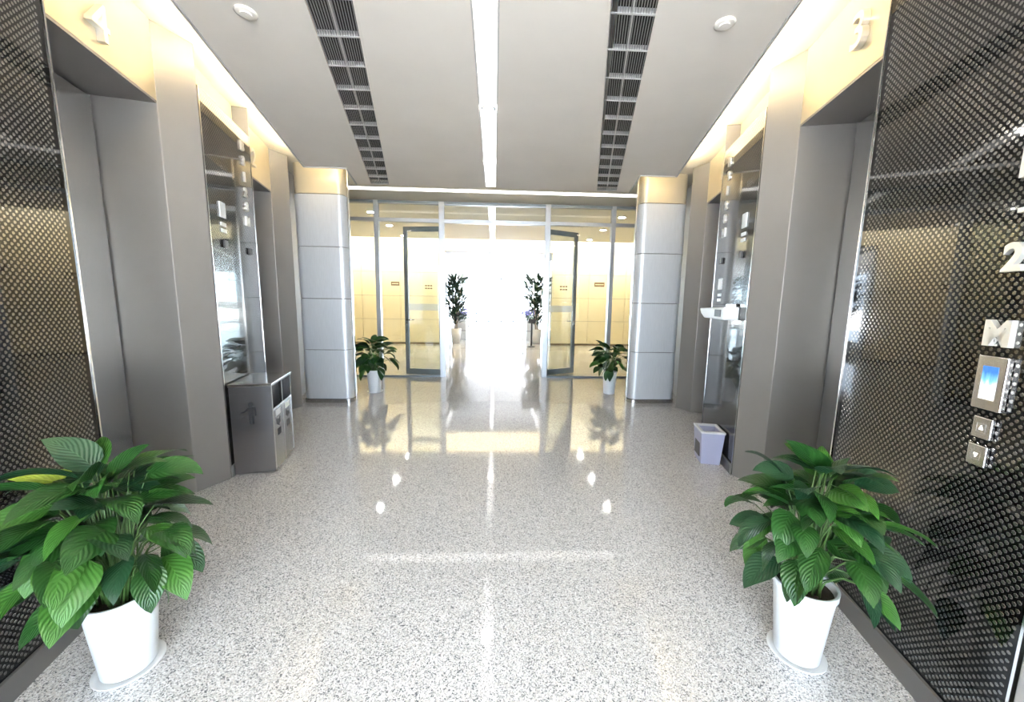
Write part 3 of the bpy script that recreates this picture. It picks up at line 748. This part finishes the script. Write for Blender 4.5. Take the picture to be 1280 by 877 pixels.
def potted_plant(loc, label, seed, n, Rc, zc, ztop, hp, rt_, rb_, leaf_l, shift=(0, 0), yellow=0, spread=1.0, saucer=True, extra=(), side=None):
    rng = random.Random(seed); x, y, z = loc
    t = thing('potted_plant', loc, label, 'potted plant', 'white potted green plants')
    z0 = 0.012 if saucer else 0.0
    if saucer:
        MB().lathe([(0.001, 0.0), (rb_*1.12, 0.0), (rb_*1.30, 0.014), (rb_*1.30, 0.018), (rb_*1.1, 0.008), (0.001, 0.008)], 40, loc, closed=True).build('saucer', 'white', t, smooth=True)
    p = MB().lathe([(0.001, z0), (rb_-0.006, z0), (rb_, z0+0.006), (rt_-0.004, hp-0.03), (rt_+0.002, hp-0.028), (rt_+0.003, hp-0.002), (rt_-0.002, hp), (rt_-0.008, hp-0.003), (rt_-0.012, hp-0.05), (0.001, hp-0.05)], 48, loc, closed=True).build('pot', 'white', t)
    smooth_edges(p, 50)
    MB().lathe([(0.001, hp-0.052), (rt_-0.010, hp-0.052), (rt_-0.012, hp-0.034), (0.001, hp-0.028)], 30, loc, closed=True).build('soil', 'soil', t)
    for i in range(n+len(extra)):
        if i < n:
            f = (i+0.5)/n
            el = radians(82 - 132*f**0.95 + rng.uniform(-9, 9)) if True else 0
            az = i*2.39996 + rng.uniform(-0.35, 0.35)
            R = Rc*spread*(0.66*rng.random()**0.55 if el > 0.1 else 0.44+0.24*rng.random())
            H = (ztop-zc)*(0.55+0.35*rng.random()) if el > 0 else Rc*0.72
            if i % 4 == 3:      # leaves inside the crown, in front of the stalks
                el = radians(rng.uniform(-15, 35)); R = Rc*rng.uniform(0.18, 0.48)
            bx = x + shift[0]*(0.4+0.6*max(0, sin(el))) + R*cos(el)*cos(az); by = y + shift[1] + R*cos(el)*sin(az); bz = z + zc + H*sin(el)
            L = leaf_l*rng.uniform(0.82, 1.16); Wd = L*rng.uniform(0.54, 0.66)
            pit = el*0.62 - radians(8) + radians(rng.uniform(-20, 20)); dr = radians(rng.uniform(45, 85)); rl = rng.uniform(-0.7, 0.7)
            dist = sqrt((bx-x)**2+(by-y)**2)
            a2 = atan2(by-y, bx-x) if dist > 0.04 else az
            a2 += rng.uniform(-0.7, 0.7)
        else:
            (ox, oy, oz, adeg, pdeg, L, ddeg) = extra[i-n]
            bx, by, bz = x+ox, y+oy, z+oz; a2 = radians(adeg); pit = radians(pdeg); dr = radians(ddeg); Wd = L*0.54; rl = rng.uniform(-0.3, 0.3)
        mb = MB(); uvs = []
        leaf_geom(mb, (bx, by, bz), a2, pit, L, Wd, dr, rl, rng, uvs)
        if side:      # a leaf that meets the wall panel leans away from it
            a = ALPHA[side]; qd = 1 if side == 'L' else -1; nrm = Vector((qd*cos(a), sin(a), 0)); o0 = Vector((*ORG[side], 0))
            m_ = min((v-o0).dot(nrm) for v in mb.v)
            if m_ < 0.015:
                mv = nrm*(0.015-m_); mb.v = [v+mv for v in mb.v]; bx += mv.x; by += mv.y
        q = rng.random()*rt_*0.55; s0 = Vector((x+q*cos(a2), y+q*sin(a2), z+hp-0.035)); e0 = Vector((bx, by, bz))
        mid = (s0+e0)/2 + Vector((0, 0, 0.05)) + Vector((x-bx, y-by, 0))*0.18
        pts = [s0, s0.lerp(mid, 0.55)+Vector((0, 0, 0.012)), mid.lerp(e0, 0.35)+Vector((0, 0, 0.008)), e0]
        mb.tube(pts, [0.0042, 0.0036, 0.003, 0.0022], 5, 1)
        mk = 'leaf_y' if (yellow and i in (9, 23)[:yellow]) else rng.choice(['leaf_a']*5 + ['leaf_b']*2 + ['leaf_c']*3)
        o = build_leaf(t, (bx, by, bz), [mk, 'stem'], mb, uvs)
        if mk == 'leaf_y': o['label'] = 'yellowed leaf'
    return t
potted_plant((-1.47, 1.41, 0), 'large leafy green plant in a white pot beside the near panel, opposite the lift display', 11, 112, 0.33, 0.60, 0.90, 0.345, 0.115, 0.085, 0.195, shift=(-0.03, 0.0), yellow=2, side='L')
potted_plant((1.32, 1.375, 0), 'large leafy green plant in a white pot below the lift display, on a clear saucer', 23, 104, 0.31, 0.62, 0.90, 0.35, 0.112, 0.082, 0.18, shift=(0.02, 0.0), side='R',
             extra=[(0.20, -0.05, 0.36, -60, -35, 0.17, 40), (0.13, -0.12, 0.42, -75, -20, 0.15, 50)])
potted_plant((-1.93, 6.05, 0), 'smaller leafy plant in a white pot by the metal column, litter bin side', 5, 64, 0.38, 0.60, 0.86, 0.37, 0.125, 0.095, 0.21, saucer=True)
potted_plant((1.92, 6.00, 0), 'smaller leafy plant in a white pot by the metal column, lilac bin side', 31, 60, 0.36, 0.58, 0.84, 0.37, 0.115, 0.09, 0.21, saucer=False)

# ================================================================== SMALL THINGS BEYOND THE GLASS
def plate(x0, x1, z0, z1, label, rows):
    t = thing('wall_sign', ((x0+x1)/2, Yc-0.013, (z0+z1)/2), label, 'sign')
    if rows == 0:
        MB().box((x0, Yc-0.022, z0), (x1, Yc-0.0125, z1)).build('plate', 'brown', t)
        MB().box((x0+0.03, Yc-0.0235, (z0+z1)/2-0.012), (x1-0.03, Yc-0.022, (z0+z1)/2+0.012)).build('lettering', 'cream', t)
    else:
        for r in range(rows):
            for k in range(3):
                a = x0+(x1-x0)*(k/3.0); zz = z1-(z1-z0)*(r+0.75)/rows
                MB().box((a, Yc-0.016, zz), (a+(x1-x0)*0.26, Yc-0.0125, zz+(z1-z0)*0.5/rows)).build('lettering', 'brown', t)
plate(-3.44, -3.16, 1.95, 2.08, 'brown name plate on the cream wall seen beside the flat door leaf', 0)
plate(-2.32, -2.06, 1.83, 2.01, 'two rows of brown lettering on the cream wall seen through the flat door leaf', 2)
plate(3.40, 3.75, 2.02, 2.17, 'brown name plate on the cream wall seen beside the angled door leaf', 0)
plate(2.22, 2.50, 1.86, 2.06, 'two rows of brown lettering on the cream wall seen through the angled door leaf', 2)

def tall_plant(loc, label, seed, htop, rr):
    rng = random.Random(seed); x, y, z = loc
    t = thing('potted_tree', loc, label, 'potted tree', 'tall potted trees in the far passage')
    MB().lathe([(0.001, 0), (0.14, 0), (0.185, 0.52), (0.170, 0.52), (0.16, 0.46), (0.001, 0.46)], 28, loc, closed=True).build('pot', 'planter', t, smooth=True)
    st = MB()
    for k in range(4):
        a = k*1.57+0.4
        st.tube([(x+0.04*cos(a), y+0.04*sin(a), 0.45), (x+0.09*cos(a), y+0.09*sin(a), 1.1), (x+0.2*cos(a), y+0.2*sin(a), htop-0.3)], [0.018, 0.014, 0.006], 6)
    st.build('trunk', 'cream_base', t)
    mb = MB(); uvs = []
    for i in range(360):
        f = rng.random()**0.8; zz = 0.65+(htop-0.85)*f; R = rr*(0.25+0.75*min(1, f*1.6))*sqrt(rng.random()); a = rng.uniform(0, 6.283)
        leaf_geom(mb, (x+R*cos(a), y+R*sin(a), zz), a+rng.uniform(-.6, .6), radians(rng.uniform(10, 65)), rng.uniform(0.26, 0.42), 0.10, radians(70), 0, rng, uvs, nv=5)
    o = build_leaf(t, (x, y, 1.4), ['far_leaf'], mb, uvs, 'foliage'); o['kind'] = 'stuff'
tall_plant((-1.34, 13.2, 0), 'tall dark leafy potted tree in the passage, seen past the flat door leaf', 3, 2.42, 0.40)
tall_plant((1.50, 13.2, 0), 'tall dark leafy potted tree in the passage, seen past the angled door leaf', 4, 2.45, 0.46)

def flower_box(x, y, label, seed):
    rng = random.Random(seed); t = thing('flower_box', (x, y, 0), label, 'planter', 'planters with violet flowers in the far passage')
    MB().box((x-0.2, y-0.45, 0), (x+0.2, y+0.45, 0.74)).build('planter_box', 'planter', t, bevel=0.01)
    MB().box((x-0.205, y-0.455, 0.34), (x+0.205, y+0.455, 0.36)).build('band', 'plinth', t)
    mb = MB(); uvs = []
    for i in range(150):
        a = rng.uniform(0, 6.283); px, py = x+rng.uniform(-.18, .18), y+rng.uniform(-.42, .42)
        leaf_geom(mb, (px, py, 0.73+rng.random()*0.2), a, radians(rng.uniform(-20, 75)), rng.uniform(.12, .2), .05, radians(60), 0, rng, uvs, nv=4)
    o = build_leaf(t, (x, y, 0.8), ['far_leaf'], mb, uvs, 'foliage'); o['kind'] = 'stuff'
    fb = MB()
    for i in range(60):
        px, py, pz = x+rng.uniform(-.22, .22), y+rng.uniform(-.46, .46), 0.92+rng.random()*0.24; r = rng.uniform(.02, .035)
        fb.add([(px+r, py, pz), (px-r, py, pz), (px, py+r, pz), (px, py-r, pz), (px, py, pz+r), (px, py, pz-r)], [(0, 2, 4), (2, 1, 4), (1, 3, 4), (3, 0, 4), (2, 0, 5), (1, 2, 5), (3, 1, 5), (0, 3, 5)])
    fb.build('blossoms', 'purple', t, kind='stuff')
flower_box(-1.28, 14.8, 'violet flower planter just behind the tree past the flat door leaf', 1)
flower_box(-1.30, 17.2, 'violet flower planter further down the passage on the flat door leaf side', 2)
flower_box(1.45, 14.8, 'violet flower planter just behind the tree past the angled door leaf', 3)
flower_box(1.45, 17.2, 'violet flower planter further down the passage on the angled door leaf side', 4)
t = thing('stand', (1.24, 12.3, 0), 'slim charcoal stand on the floor before the passage tree', 'stand')
MB().lathe([(0.001, 0), (0.13, 0), (0.13, 0.02), (0.02, 0.04), (0.001, 0.04)], 20, (1.24, 12.3, 0), closed=True).build('foot', 'charcoal', t)
MB().tube([(1.24, 12.3, 0.03), (1.24, 12.3, 0.86)], 0.03, 10).build('pole', 'charcoal', t)
MB().box((1.12, 12.27, 0.78), (1.36, 12.33, 0.92)).build('head', 'charcoal', t, bevel=0.01)
